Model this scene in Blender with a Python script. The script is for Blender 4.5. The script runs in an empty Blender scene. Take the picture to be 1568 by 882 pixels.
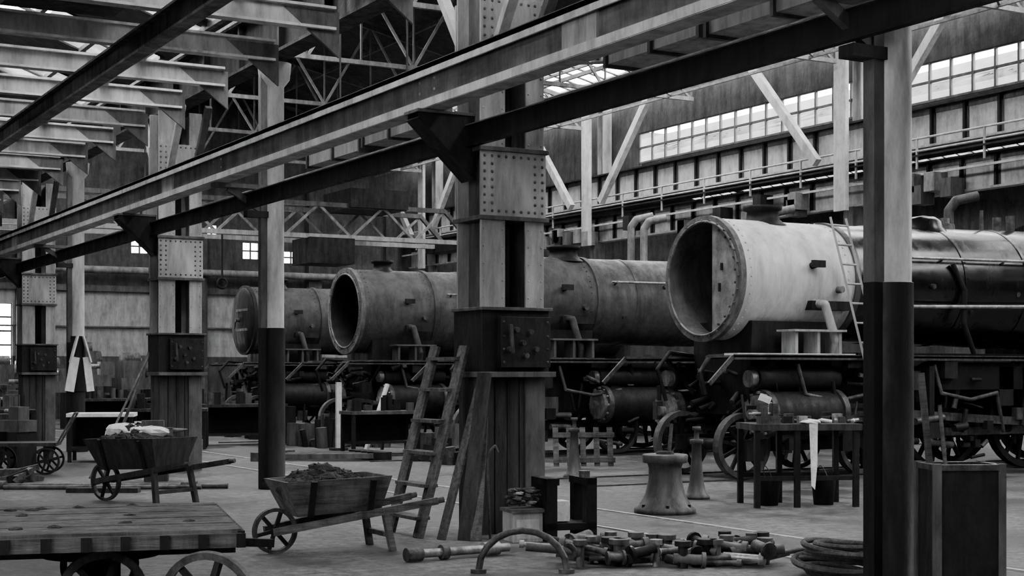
import bpy, math, random
from mathutils import Vector, Matrix
random.seed(7)
scene = bpy.context.scene

# ------------------------------------------------------------------ materials
MATS = {}
def mat(name, lo, hi, rough=0.6, metal=0.0, scale=6.0, bump=0.15, detail=8.0, streak=False, spec=0.4, grime=0.55, rvar=.22):
    if name in MATS: return MATS[name]
    m = bpy.data.materials.new(name); m.use_nodes = True
    nt = m.node_tree; nt.nodes.clear(); lk = nt.links.new
    out = nt.nodes.new('ShaderNodeOutputMaterial'); b = nt.nodes.new('ShaderNodeBsdfPrincipled')
    tc = nt.nodes.new('ShaderNodeTexCoord'); mp = nt.nodes.new('ShaderNodeMapping')
    nz = nt.nodes.new('ShaderNodeTexNoise'); nz.inputs['Scale'].default_value = scale; nz.inputs['Detail'].default_value = detail
    nz.inputs['Roughness'].default_value = 0.7
    cr = nt.nodes.new('ShaderNodeValToRGB')
    cr.color_ramp.elements[0].position = 0.36; cr.color_ramp.elements[1].position = 0.64
    cr.color_ramp.elements[0].color = (lo, lo, lo, 1); cr.color_ramp.elements[1].color = (hi, hi, hi, 1)
    if streak: mp.inputs['Scale'].default_value = streak
    lk(tc.outputs['Object'], mp.inputs['Vector']); lk(mp.outputs['Vector'], nz.inputs['Vector'])
    lk(nz.outputs['Fac'], cr.inputs['Fac'])
    # soot patches: a second broad noise, stretched downwards like run marks
    mp2 = nt.nodes.new('ShaderNodeMapping'); mp2.inputs['Scale'].default_value = (2.2, 2.2, 0.4)
    ng = nt.nodes.new('ShaderNodeTexNoise'); ng.inputs['Scale'].default_value = 2.3; ng.inputs['Detail'].default_value = 10; ng.inputs['Roughness'].default_value = 0.75
    rg = nt.nodes.new('ShaderNodeValToRGB'); g = 1-grime
    rg.color_ramp.elements[0].position = 0.36; rg.color_ramp.elements[0].color = (g, g, g, 1)
    rg.color_ramp.elements[1].position = 0.58; rg.color_ramp.elements[1].color = (1, 1, 1, 1)
    mul = nt.nodes.new('ShaderNodeMix'); mul.data_type = 'RGBA'; mul.blend_type = 'MULTIPLY'; mul.inputs[0].default_value = 1.0
    lk(tc.outputs['Object'], mp2.inputs['Vector']); lk(mp2.outputs['Vector'], ng.inputs['Vector']); lk(ng.outputs['Fac'], rg.inputs['Fac'])
    lk(cr.outputs['Color'], mul.inputs[6]); lk(rg.outputs['Color'], mul.inputs[7]); lk(mul.outputs[2], b.inputs['Base Color'])
    mr = nt.nodes.new('ShaderNodeMapRange'); mr.inputs[3].default_value = min(1, rough+rvar); mr.inputs[4].default_value = max(.1, rough-rvar*.4)
    mr.inputs[1].default_value = .4; mr.inputs[2].default_value = .6
    lk(ng.outputs['Fac'], mr.inputs['Value']); lk(mr.outputs[0], b.inputs['Roughness'])
    b.inputs['Metallic'].default_value = metal
    b.inputs['Specular IOR Level'].default_value = spec
    if bump:
        bp = nt.nodes.new('ShaderNodeBump'); bp.inputs['Strength'].default_value = bump; bp.inputs['Distance'].default_value = 0.02
        n2 = nt.nodes.new('ShaderNodeTexNoise'); n2.inputs['Scale'].default_value = scale*5; n2.inputs['Detail'].default_value = 4
        lk(mp.outputs['Vector'], n2.inputs['Vector'])
        lk(n2.outputs['Fac'], bp.inputs['Height']); lk(bp.outputs['Normal'], b.inputs['Normal'])
    lk(b.outputs['BSDF'], out.inputs['Surface'])
    MATS[name] = m; return m

steel_light = mat('grey_painted_steel', 0.24, 0.38, 0.5, 0, 5, 0.12, streak=(1, 1, 0.35), grime=.45)
steel_pale  = mat('pale_painted_steel', 0.36, 0.56, 0.5, 0, 4, 0.1, grime=.45)
steel_truss = mat('sooty_truss_steel', 0.13, 0.26, 0.6, 0, 4, 0.1, grime=.5)
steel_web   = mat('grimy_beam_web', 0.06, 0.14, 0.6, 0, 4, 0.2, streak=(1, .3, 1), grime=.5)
steel_mid   = mat('mid_grey_steel', 0.035, 0.10, 0.5, 0, 5, 0.2, streak=(1, 1, 0.4), grime=.5)
steel_dark  = mat('sooty_steel', 0.003, 0.012, 0.6, 0, 6, 0.2, grime=.6, spec=.25)
steel_black = mat('black_painted_iron', 0.002, 0.005, 0.6, 0, 8, 0.1, spec=.2)
iron_bright = mat('machined_steel', 0.18, 0.42, 0.35, 0.5, 12, 0.15, grime=.6)
iron_worn   = mat('worn_iron', 0.018, 0.10, 0.45, 0.25, 10, 0.25, grime=.7)
sb_light    = mat('smokebox_primer', 0.42, 0.62, 0.42, 0, 2.2, 0.08, streak=(1.5, 1, 0.5), grime=.35)
sb_ring     = mat('smokebox_front_ring', 0.05, 0.16, 0.5, 0, 6, 0.25)
sb_mid      = mat('sooty_smokebox', 0.022, 0.065, 0.5, 0, 3.0, 0.15, grime=.55)
sb_mid2     = mat('rusty_boiler_plate', 0.024, 0.075, 0.5, 0, 2.5, 0.15, grime=.55)
half_plate      = mat('grey_half_plate', 0.10, 0.25, 0.6, 0, 5, 0.2, grime=.4)
boiler_black= mat('boiler_black_gloss', 0.002, 0.005, 0.2, 0, 5, 0, spec=0.5, grime=.3, rvar=.08)
wood_dark   = mat('oily_wood', 0.010, 0.04, 0.75, 0, 5, 0.3, streak=(3, 3, 0.4))
wood_mid    = mat('weathered_wood', 0.035, 0.12, 0.75, 0, 5, 0.3, streak=(0.5, 5, 5), grime=.65)
wood_pale   = mat('pale_timber', 0.4, 0.65, 0.7, 0, 6, 0.2)
coal        = mat('ash_and_rubble', 0.008, 0.05, 0.9, 0, 14, 0.8)
rag         = mat('white_cloth', 0.6, 0.85, 0.9, 0, 6, 0.4, grime=.35)
paper       = mat('white_paint', 0.55, 0.85, 0.6, 0, 5, 0.1, grime=.3)
wall_white  = mat('whitewashed_brick', 0.24, 0.38, 0.9, 0, 2.0, 0.2, grime=.5)
wall_dado   = mat('dado_paint', 0.03, 0.07, 0.8, 0, 2.0, 0.2)
wall_soot   = mat('sooty_brick', 0.03, 0.07, 0.9, 0, 2.0, 0.3)
roof_board  = mat('roof_boarding', 0.018, 0.05, 0.9, 0, 2.0, 0.3)
rope        = mat('hemp_rope', 0.02, 0.07, 0.9, 0, 30, 0.5)

def floor_material():
    m = bpy.data.materials.new('oily_concrete_floor'); m.use_nodes = True
    nt = m.node_tree; b = nt.nodes['Principled BSDF']; lk = nt.links.new
    tc = nt.nodes.new('ShaderNodeTexCoord')
    n1 = nt.nodes.new('ShaderNodeTexNoise'); n1.inputs['Scale'].default_value = 0.6; n1.inputs['Detail'].default_value = 10; n1.inputs['Roughness'].default_value = 0.75
    n2 = nt.nodes.new('ShaderNodeTexNoise'); n2.inputs['Scale'].default_value = 9; n2.inputs['Detail'].default_value = 8; n2.inputs['Roughness'].default_value = .8
    r1 = nt.nodes.new('ShaderNodeValToRGB')
    r1.color_ramp.elements[0].position = 0.42; r1.color_ramp.elements[0].color = (0.02, 0.02, 0.02, 1)
    r1.color_ramp.elements[1].position = 0.58; r1.color_ramp.elements[1].color = (0.14, 0.14, 0.14, 1)
    r2 = nt.nodes.new('ShaderNodeValToRGB')
    r2.color_ramp.elements[0].position = 0.38; r2.color_ramp.elements[0].color = (0.3, 0.3, 0.3, 1)
    r2.color_ramp.elements[1].position = 0.62; r2.color_ramp.elements[1].color = (1.25, 1.25, 1.25, 1)
    mul = nt.nodes.new('ShaderNodeMix'); mul.data_type = 'RGBA'; mul.blend_type = 'MULTIPLY'; mul.inputs[0].default_value = 1.0
    lk(tc.outputs['Object'], n1.inputs['Vector']); lk(tc.outputs['Object'], n2.inputs['Vector'])
    lk(n1.outputs['Fac'], r1.inputs['Fac']); lk(n2.outputs['Fac'], r2.inputs['Fac'])
    lk(r1.outputs['Color'], mul.inputs[6]); lk(r2.outputs['Color'], mul.inputs[7]); lk(mul.outputs[2], b.inputs['Base Color'])
    mr = nt.nodes.new('ShaderNodeMapRange'); mr.inputs[1].default_value = .4; mr.inputs[2].default_value = .6; mr.inputs[3].default_value = .45; mr.inputs[4].default_value = .85
    lk(n1.outputs['Fac'], mr.inputs['Value']); lk(mr.outputs[0], b.inputs['Roughness'])
    b.inputs['Specular IOR Level'].default_value = 0.35
    bp = nt.nodes.new('ShaderNodeBump'); bp.inputs['Strength'].default_value = 0.5; bp.inputs['Distance'].default_value = 0.03
    lk(n2.outputs['Fac'], bp.inputs['Height']); lk(bp.outputs['Normal'], b.inputs['Normal'])
    return m
floor_mat = floor_material()

def glass_material():
    m = bpy.data.materials.new('dirty_roof_glass'); m.use_nodes = True
    nt = m.node_tree; nt.nodes.clear()
    out = nt.nodes.new('ShaderNodeOutputMaterial'); mix = nt.nodes.new('ShaderNodeMixShader')
    tr = nt.nodes.new('ShaderNodeBsdfTransparent'); tl = nt.nodes.new('ShaderNodeBsdfTranslucent')
    tl.inputs['Color'].default_value = (0.6, 0.6, 0.6, 1)
    tc = nt.nodes.new('ShaderNodeTexCoord'); nz = nt.nodes.new('ShaderNodeTexNoise'); nz.inputs['Scale'].default_value = 1.5
    mr = nt.nodes.new('ShaderNodeMapRange'); mr.inputs[1].default_value = 0.35; mr.inputs[2].default_value = 0.7
    mr.inputs[3].default_value = 0.02; mr.inputs[4].default_value = 0.35
    nt.links.new(tc.outputs['Object'], nz.inputs['Vector']); nt.links.new(nz.outputs['Fac'], mr.inputs['Value'])
    nt.links.new(mr.outputs[0], mix.inputs[0]); nt.links.new(tr.outputs[0], mix.inputs[1]); nt.links.new(tl.outputs[0], mix.inputs[2])
    nt.links.new(mix.outputs[0], out.inputs['Surface'])
    return m
glass = glass_material()

# ------------------------------------------------------------------ builder
def frame(d):
    d = Vector(d).normalized()
    ref = Vector((0, 0, 1)) if abs(d.z) < 0.98 else Vector((0, 1, 0))
    s = d.cross(ref).normalized(); u = s.cross(d).normalized()
    return d, s, u

class B:
    def __init__(self, name, loc=(0, 0, 0), rz=0.0):
        self.name = name; self.M = Matrix.Translation(Vector(loc)) @ Matrix.Rotation(math.radians(rz), 4, 'Z')
        self.v = []; self.f = []; self.mi = []; self.sm = []; self.mats = []
    def midx(self, m):
        if m not in self.mats: self.mats.append(m)
        return self.mats.index(m)
    def add(self, vs, fs, m, smooth=False):
        o = len(self.v); k = self.midx(m)
        self.v += [tuple(x) for x in vs]
        for f in fs:
            self.f.append([i+o for i in f]); self.mi.append(k); self.sm.append(smooth)
    def box(self, c, s, m, rot=None):
        c = Vector(c); R = rot if rot else Matrix.Identity(3)
        vs = [c + R @ Vector((x*s[0]/2, y*s[1]/2, z*s[2]/2)) for x in (-1, 1) for y in (-1, 1) for z in (-1, 1)]
        self.add(vs, [(0,1,3,2),(4,6,7,5),(0,4,5,1),(2,3,7,6),(0,2,6,4),(1,5,7,3)], m)
    def bb(self, x0, x1, y0, y1, z0, z1, m):
        self.box(((x0+x1)/2, (y0+y1)/2, (z0+z1)/2), (abs(x1-x0), abs(y1-y0), abs(z1-z0)), m)
    def bar(self, p, q, w, h, m):
        p = Vector(p); q = Vector(q); d, s, u = frame(q-p)
        vs = []
        for a in (p, q):
            for i, j in ((-1,-1),(1,-1),(1,1),(-1,1)): vs.append(a + s*w/2*i + u*h/2*j)
        self.add(vs, [(0,1,2,3),(7,6,5,4),(0,4,5,1),(1,5,6,2),(2,6,7,3),(3,7,4,0)], m)
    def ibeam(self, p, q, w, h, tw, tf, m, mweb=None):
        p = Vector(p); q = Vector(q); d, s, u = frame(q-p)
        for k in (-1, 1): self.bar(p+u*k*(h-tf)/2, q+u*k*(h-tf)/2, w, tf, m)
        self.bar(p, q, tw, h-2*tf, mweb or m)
    def lathe(self, p, d, prof, m, seg=32, smooth=True, a0=0, a1=None):
        p = Vector(p); d, s, u = frame(d); n = len(prof); full = a1 is None
        if full: a1 = a0+2*math.pi
        cnt = seg if full else seg+1
        vs = []
        for i in range(cnt):
            a = a0+(a1-a0)*i/seg
            r = s*math.cos(a)+u*math.sin(a)
            for (t, rr) in prof: vs.append(p+d*t+r*rr)
        fs = []
        for i in range(seg):
            j = (i+1) % cnt if full else i+1
            for k in range(n-1): fs.append((i*n+k, i*n+k+1, j*n+k+1, j*n+k))
        self.add(vs, fs, m, smooth)
    def cyl(self, p, q, r, m, r2=None, seg=16, smooth=True, caps=True):
        p = Vector(p); q = Vector(q); L = (q-p).length; r2 = r if r2 is None else r2
        self.lathe(p, q-p, [(0, r), (L, r2)], m, seg, smooth)
        if caps:
            self.lathe(p, q-p, [(0, 0), (0, r)], m, seg, False); self.lathe(p, q-p, [(L, r2), (L, 0)], m, seg, False)
    def torus(self, c, ax, R, r, m, seg=28, s2=8):
        prof = [(r*math.sin(2*math.pi*k/s2), R+r*math.cos(2*math.pi*k/s2)) for k in range(s2+1)]
        self.lathe(c, ax, prof, m, seg)
    def path(self, pts, r, m, seg=10):
        for a, b_ in zip(pts[:-1], pts[1:]): self.cyl(a, b_, r, m, seg=seg)
        for a in pts[1:-1]: self.ball(a, (r, r, r), m, 8, 5)
    def ball(self, c, rad, m, seg=14, rings=8, jit=0.0, half=False):
        c = Vector(c); vs = []; fs = []
        for i in range(rings+1):
            th = (math.pi/(2 if half else 1))*i/rings
            for j in range(seg):
                ph = 2*math.pi*j/seg; k = 1+random.uniform(-jit, jit)
                vs.append(c+Vector((rad[0]*math.sin(th)*math.cos(ph)*k, rad[1]*math.sin(th)*math.sin(ph)*k, rad[2]*math.cos(th)*k)))
        for i in range(rings):
            for j in range(seg):
                a = i*seg+j; b2 = i*seg+(j+1) % seg
                fs.append((a, a+seg, b2+seg, b2))
        self.add(vs, fs, m, jit == 0)
    def wheel(self, c, ax, R, w, m, nsp=8, rim=0.05, hub=0.08, sp=0.04, flange=0.0, mt=None):
        c = Vector(c); d, s, u = frame(ax)
        prof = [(-w/2, R-rim), (-w/2, R+flange), (-w/2+0.03, R+flange), (-w/2+0.03, R), (w/2, R), (w/2, R-rim), (-w/2, R-rim)]
        self.lathe(c, ax, prof, mt or m, 36, False)
        self.cyl(c-d*w*0.6, c+d*w*0.6, hub, m)
        for i in range(nsp):
            a = 2*math.pi*i/nsp+0.2; r = s*math.cos(a)+u*math.sin(a)
            self.bar(c+r*hub*0.8, c+r*(R-rim*0.5), sp, sp, m)
    def rivets(self, pts, n, r, m):
        n = Vector(n).normalized()
        for p in pts: self.cyl(Vector(p), Vector(p)+n*r*0.7, r, m, r*0.5, seg=6, smooth=False)
    def finish(self, bevel=0.0, parent=None):
        me = bpy.data.meshes.new(self.name); me.from_pydata(self.v, [], self.f); me.update()
        for m in self.mats: me.materials.append(m)
        me.polygons.foreach_set('material_index', self.mi); me.polygons.foreach_set('use_smooth', self.sm)
        ob = bpy.data.objects.new(self.name, me); scene.collection.objects.link(ob)
        ob.matrix_world = self.M
        if bevel:
            md = ob.modifiers.new('bevel', 'BEVEL'); md.width = bevel; md.segments = 1; md.limit_method = 'ANGLE'; md.angle_limit = math.radians(50)
        return ob

def panel_wall(name, axis, pos, a0, a1, z0, z1, holes, bands, thick=0.25, side=1):
    b = B(name)
    As = sorted(set([a0, a1]+[h[0] for h in holes]+[h[1] for h in holes]))
    Zs = sorted(set([z0, z1]+[h[2] for h in holes]+[h[3] for h in holes]+[q[0] for q in bands if z0 < q[0] < z1]))
    for i in range(len(As)-1):
        for j in range(len(Zs)-1):
            ca = (As[i]+As[i+1])/2; cz = (Zs[j]+Zs[j+1])/2
            if any(h[0] < ca < h[1] and h[2] < cz < h[3] for h in holes): continue
            m = next((q[1] for q in bands if cz < q[0]), bands[-1][1])
            if axis == 'Y': b.bb(As[i], As[i+1], pos, pos+thick*side, Zs[j], Zs[j+1], m)
            else: b.bb(pos, pos+thick*side, As[i], As[i+1], Zs[j], Zs[j+1], m)
    return b.finish()

winN = [0]
def window(axis, pos, a0, a1, z0, z1, na, nz, fm=None, t=0.05):
    winN[0] += 1
    b = B('window_%d' % winN[0]); fm = fm or steel_mid
    def seg(aa0, aa1, zz0, zz1, d):
        if axis == 'Y': b.bb(aa0, aa1, pos-d/2, pos+d/2, zz0, zz1, fm)
        else: b.bb(pos-d/2, pos+d/2, aa0, aa1, zz0, zz1, fm)
    for i in range(na+1):
        a = a0+(a1-a0)*i/na; seg(a-t/2, a+t/2, z0, z1, 0.07)
    for j in range(nz+1):
        z = z0+(z1-z0)*j/nz; seg(a0, a1, z-t/2, z+t/2, 0.06)
    if axis == 'Y': b.add([(a0, pos, z0), (a1, pos, z0), (a1, pos, z1), (a0, pos, z1)], [(0,1,2,3)], glass)
    else: b.add([(pos, a0, z0), (pos, a1, z0), (pos, a1, z1), (pos, a0, z1)], [(0,1,2,3)], glass)
    return b.finish()

# ------------------------------------------------------------------ shell
XL, XR, Y0, Y1 = -6.0, 38.0, -8.0, 50.0
b = B('floor'); b.bb(XL, XR, Y0, Y1, -0.2, 0.0, floor_mat); b.finish()

panel_wall('wall_far', 'Y', Y1, XL, XR, 0, 11.2,
           [(7.4, 9.85, 1.5, 3.75), (13.7, 14.3, 5.5, 6.0), (17.6, 18.2, 5.45, 6.05), (19.1, 19.7, 5.35, 5.8), (16.3, 16.7, 6.2, 6.6)],
           [(2.05, wall_dado), (4.2, wall_white), (12, wall_soot)])
window('Y', Y1+0.1, 7.4, 9.85, 1.5, 3.75, 6, 5, steel_dark)
window('Y', Y1+0.1, 13.7, 14.3, 5.5, 6.0, 2, 2); window('Y', Y1+0.1, 17.6, 18.2, 5.45, 6.05, 2, 2)
window('Y', Y1+0.1, 19.1, 19.7, 5.35, 5.8, 2, 2); window('Y', Y1+0.1, 16.3, 16.7, 6.2, 6.6, 2, 2)
b = B('trim_1')
for x in (7.2, 10.2, 16.0, 20.2, 23.2): b.bb(x-.25, x+.25, Y1-.25, Y1, 0, 8, wall_soot)
b.bb(6.5, 24, Y1-.12, Y1, 4.2, 4.4, steel_mid); b.bb(6.5, 24, Y1-.1, Y1, 3.0, 3.05, steel_mid)
b.cyl((7.5, Y1-.35, 4.9), (23, Y1-.35, 4.9), .12, steel_truss); b.finish()
panel_wall('wall_near', 'Y', Y0, XL, XR, 0, 11.2, [], [(2.05, wall_dado), (4.4, wall_soot), (12, wall_soot)], side=-1)
panel_wall('wall_left', 'X', XL, Y0, Y1, 0, 6.4, [(2, 8, 2.4, 4.6)], [(2.0, wall_dado), (7, wall_soot)], side=-1)
window('X', XL-0.1, 2, 8, 2.4, 4.6, 8, 4, steel_dark)  # added window, out of view; lets daylight in on the camera side
panel_wall('wall_right', 'X', XR, Y0, Y1, 0, 9.4, [], [(2.0, wall_dado), (4.2, wall_soot), (12, wall_soot)])

roof = B('ceiling')
def slope(xa, za, xb, zb, ya, yb, m, t=0.08):
    vs = [(xa, ya, za), (xb, ya, zb), (xb, yb, zb), (xa, yb, za), (xa, ya, za+t), (xb, ya, zb+t), (xb, yb, zb+t), (xa, yb, za+t)]
    return vs, [(0,3,2,1),(4,5,6,7),(0,1,5,4),(1,2,6,5),(2,3,7,6),(3,0,4,7)]
def slope_with_glass(xa, za, xb, zb, ga, gb, ybreaks):
    L = lambda f: (xa+(xb-xa)*f, za+(zb-za)*f)
    def put(f0, f1, y0, y1):
        p = L(f0); q = L(f1); vs, fs = slope(p[0], p[1], q[0], q[1], y0, y1, None); roof.add(vs, fs, roof_board)
    put(0, ga, Y0, Y1); put(gb, 1, Y0, Y1)
    y = Y0
    for (y0, y1) in ybreaks:
        if y0 > y: put(ga, gb, y, y0)
        winN[0] += 1; w = B('window_%d' % winN[0]); p = L(ga); q = L(gb)
        w.add([(p[0], y0, p[1]), (q[0], y0, q[1]), (q[0], y1, q[1]), (p[0], y1, p[1])], [(0,1,2,3)], glass)
        n = max(1, int((y1-y0)/0.6))
        for i in range(n+1):
            yy = y0+(y1-y0)*i/n; w.bar((p[0], yy, p[1]), (q[0], yy, q[1]), 0.035, 0.05, steel_dark)
        for f in (0, 0.33, 0.66, 1): w.bar((p[0]+(q[0]-p[0])*f, y0, p[1]+(q[1]-p[1])*f), (p[0]+(q[0]-p[0])*f, y1, p[1]+(q[1]-p[1])*f), 0.08, 0.1, steel_mid)
        for k in range(int((y1-y0)*.4)):
            f0 = random.choice([0, .33, .66]); yy = random.uniform(y0, y1-.6)
            pp = lambda f: (p[0]+(q[0]-p[0])*f, p[1]+(q[1]-p[1])*f+.03)
            a_, c_ = pp(f0), pp(f0+.33); vs, fs = slope(a_[0], a_[1], c_[0], c_[1], yy, yy+.55, None, .02); w.add(vs, fs, roof_board)
        w.finish(); y = y1
    if y < Y1: put(ga, gb, y, Y1)
slope_with_glass(6.8, 6.3, 0.4, 8.6, 0.02, 0.42, [(-6, 2), (11.5, 14), (17, 21), (22.6, 24.2), (26, 27.6), (30, 32), (36, 38.5), (43, 46)])
slope_with_glass(XL, 6.3, 0.4, 8.6, 0.3, 0.6, [(0, 8), (24, 30)])
slope_with_glass(7.1, 8.9, 15.6, 11.2, 0.3, 0.62, [(-2, 12), (13, 24), (25, 36), (38, 48)])
slope_with_glass(24.1, 9.3, 15.6, 11.2, 0.04, 0.4, [(2, 14), (18.5, 21), (23, 25.5), (27.5, 38.5), (41, 46.5)])
slope_with_glass(24.6, 7.45, 31, 9.9, 0.25, 0.5, [(-4, 48)])
slope_with_glass(XR, 7.45, 31, 9.9, 0.2, 0.4, [(-4, 48)])
roof.bb(7.02, 7.12, Y0, Y1, 6.32, 8.95, roof_board)
roof.bb(24.35, 24.45, Y0, Y1, 8.35, 9.32, roof_board)
roof.bb(24.35, 24.45, 35.6, Y1, 7.4, 8.35, roof_board)
roof.finish()
window('X', 24.4, 8.0, 35.6, 7.5, 8.35, 44, 2, steel_mid, 0.05)

b = B('valley_gutter_girder')
b.ibeam((6.9, Y0+.3, 5.88), (6.9, Y1-.1, 5.88), 0.3, 0.68, 0.04, 0.04, steel_dark)
for i in range(37):
    y = -6+i*1.5; b.bb(6.8, 6.88, y-.03, y+.03, 5.58, 6.18, steel_dark)
b.finish()

b = B('loft_joist_grid')
for i in range(19):
    y = 13.6+i*1.88
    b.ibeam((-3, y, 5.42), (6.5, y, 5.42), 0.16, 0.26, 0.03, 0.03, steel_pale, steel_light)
    b.add([(6.56, y-.02, 5.5), (6.56, y-.02, 5.0), (5.9, y-.02, 5.5), (6.56, y+.02, 5.5), (6.56, y+.02, 5.0), (5.9, y+.02, 5.5)], [(0,1,2),(5,4,3),(1,4,5,2)], steel_mid)
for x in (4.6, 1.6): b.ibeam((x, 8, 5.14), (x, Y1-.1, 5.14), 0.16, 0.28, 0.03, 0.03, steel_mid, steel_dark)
for i in range(11):
    y = 14.5+i*3; b.bar((5.4, y, 5.58), (5.4, y+1.9, 5.58), 0.1, 0.06, steel_light); b.bar((3.2, y+1, 5.58), (3.2, y+2.9, 5.58), 0.1, 0.06, steel_light)
for (x0, x1, y0, y1) in ((3.0, 4.5, 16, 17.2), (1.0, 3.1, 21.4, 22.9), (2.2, 4.4, 27, 28.4), (4.7, 6.4, 29, 32), (.5, 2.5, 33, 36), (3.4, 5.6, 36.4, 39)):
    b.bb(x0, x1, y0, y1, 5.56, 5.6, wood_dark)
b.finish()

# ------------------------------------------------------------------ columns
def round_column(y, white=False):
    b = B('round_iron_column', (6.92, y, 0))
    r = 0.125
    b.lathe((0,0,0), (0,0,1), [(0,0.2),(0.08,0.2),(0.12,r+.015),(2.08,r+.012)], steel_black, 28)
    b.lathe((0,0,0), (0,0,1), [(2.08,r+.012),(2.085,r),(5.2,r),(5.3,0.2),(5.5,0.22)], steel_light, 28)
    b.bb(-0.20, -0.1, -0.05, 0.05, 0, 2.08, steel_black); b.bb(-0.20, -0.1, -0.05, 0.05, 2.08, 5.45, steel_mid)
    b.bb(-0.39, -0.1, -0.07, 0.07, 3.5, 3.58, steel_dark)
    b.bb(-0.16, 0.16, -0.16, 0.16, 4.45, 4.5, steel_mid)
    if white:
        b.lathe((0,0,0), (0,0,1), [(1.15,r+.03),(2.2,r+.03)], steel_dark, 28)
        b.bar((-.2,-.18,1.15),(-.09,-.18,1.8),.17,.03,paper); b.bar((.2,-.18,1.15),(.12,-.18,1.8),.14,.03,paper)
        b.bar((-.18,-.19,1.7),(-.05,-.19,2.2),.15,.03,paper); b.bar((.2,-.19,1.7),(.06,-.19,2.2),.14,.03,paper)
    b.bar((-0.1, 0, 3.55), (-0.62, 0, 3.86), 0.06, 0.08, steel_mid); b.bb(-0.82, -0.1, -0.08, 0.08, 3.86, 3.915, steel_mid)
    b.finish()
for y, w in ((7.23, False), (18.45, False), (29.0, True), (39.6, False), (-3.6, False)): round_column(y, w)

def box_column(y):
    b = B('riveted_steel_stanchion', (6.94, y, 0))
    for x0, x1 in ((-.34, -.08), (.14, .34)):
        xc = (x0+x1)/2
        for s in (-1, 1): b.bb(x0, x1, s*.23-.012, s*.23+.012, 1.5, 5.5, steel_light)
        b.bb(xc-.012, xc+.012, -.22, .22, 1.5, 5.5, steel_mid)
        b.rivets([(x0+.03, -.242, 2.2+k*.16) for k in range(20)]+[(x1-.03, -.242, 2.2+k*.16) for k in range(20)], (0,-1,0), .012, steel_light)
    b.bb(-.06, .12, .1, .12, 2.1, 5.5, steel_dark)  # added dark strip, stands in for the shade inside the open gap
    for z0, z1 in ((2.96, 3.56), (4.5, 5.0)):
        b.bb(-.35, .35, -.262, -.24, z0, z1, steel_light); b.bb(-.35, .35, .24, .262, z0, z1, steel_light)
        pts = []
        n = int((z1-z0)/.085)
        for i in range(n+1):
            z = z0+.045+(z1-z0-.09)*i/n
            for x in (-.31, -.23, .23, .31): pts.append((x, -.262, z))
        for i in range(5):
            x = -.16+i*.08; pts += [(x, -.262, z0+.045), (x, -.262, z1-.045)]
        b.rivets(pts, (0,-1,0), .016, steel_mid)
    b.bb(-.37, .37, -.29, .27, 2.92, 2.96, steel_mid); b.bb(-.37, .37, -.29, .27, 3.56, 3.6, steel_mid)
    b.bb(-.36, .36, -.30, .26, 1.5, 2.08, steel_dark)
    b.bb(-.2, .33, -.38, -.30, 1.55, 2.02, steel_dark); b.bb(-.38, .38, -.4, .28, 1.46, 1.51, steel_mid); b.bb(-.38, .38, -.34, .28, 2.08, 2.11, steel_mid)
    for x, z in ((-.05, 1.9), (.1, 1.88), (.02, 1.78), (-.12, 1.72), (.16, 1.72), (.05, 1.66)):
        b.cyl((x, -.38, z), (x, -.43, z), .025, iron_worn, seg=10)
    b.bar((-.1, -.42, 1.68), (-.12, -.42, 1.95), .03, .03, iron_worn)
    b.rivets([(x, -.38, z) for x in (-.17, .3) for z in (1.6, 1.72, 1.84, 1.97)], (0,-1,0), .014, iron_worn)
    n = 5
    for i in range(n):
        x0 = -.33+i*.66/n; b.bb(x0+.004, x0+.66/n-.004, -.25-.004*(i % 2), -.21, 0, 1.46, wood_dark)
    for i in range(3):
        y0 = -.2+i*.14; b.bb(-.33, -.29, y0+.004, y0+.136, 0, 1.46, wood_dark); b.bb(.29, .33, y0+.004, y0+.136, 0, 1.46, wood_dark)
    b.bb(.12, .33, -.28, -.25, 0, 1.46, steel_mid)
    b.bb(-.29, .29, -.2, .22, 0.0, 1.46, steel_black)
    for s in (-.12, .12):
        b.add([(-.34, s-.012, 3.3), (-.34, s-.012, 3.91), (-.92, s-.012, 3.91), (-.92, s-.012, 3.83),
               (-.34, s+.012, 3.3), (-.34, s+.012, 3.91), (-.92, s+.012, 3.91), (-.92, s+.012, 3.83)],
              [(0,1,2,3),(7,6,5,4),(0,3,7,4),(3,2,6,7),(2,1,5,6),(1,0,4,5)], steel_dark)
    b.bb(-.94, -.34, -.15, .15, 3.885, 3.915, steel_mid)
    b.bar((-.34, 0, 3.3), (-.92, 0, 3.84), .26, .02, steel_dark)
    for s in (-1, 1):
        b.bar((-.2, s*.25, 4.45), (-.2, s*1.0, 5.48), .1, .08, steel_light)
        b.bar((.2, s*.25, 4.45), (.2, s*1.0, 5.48), .1, .08, steel_mid)
    b.finish(0.004)
for y in (12.47, 22.8, 32.7, 43.2, 1.9): box_column(y)

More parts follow.
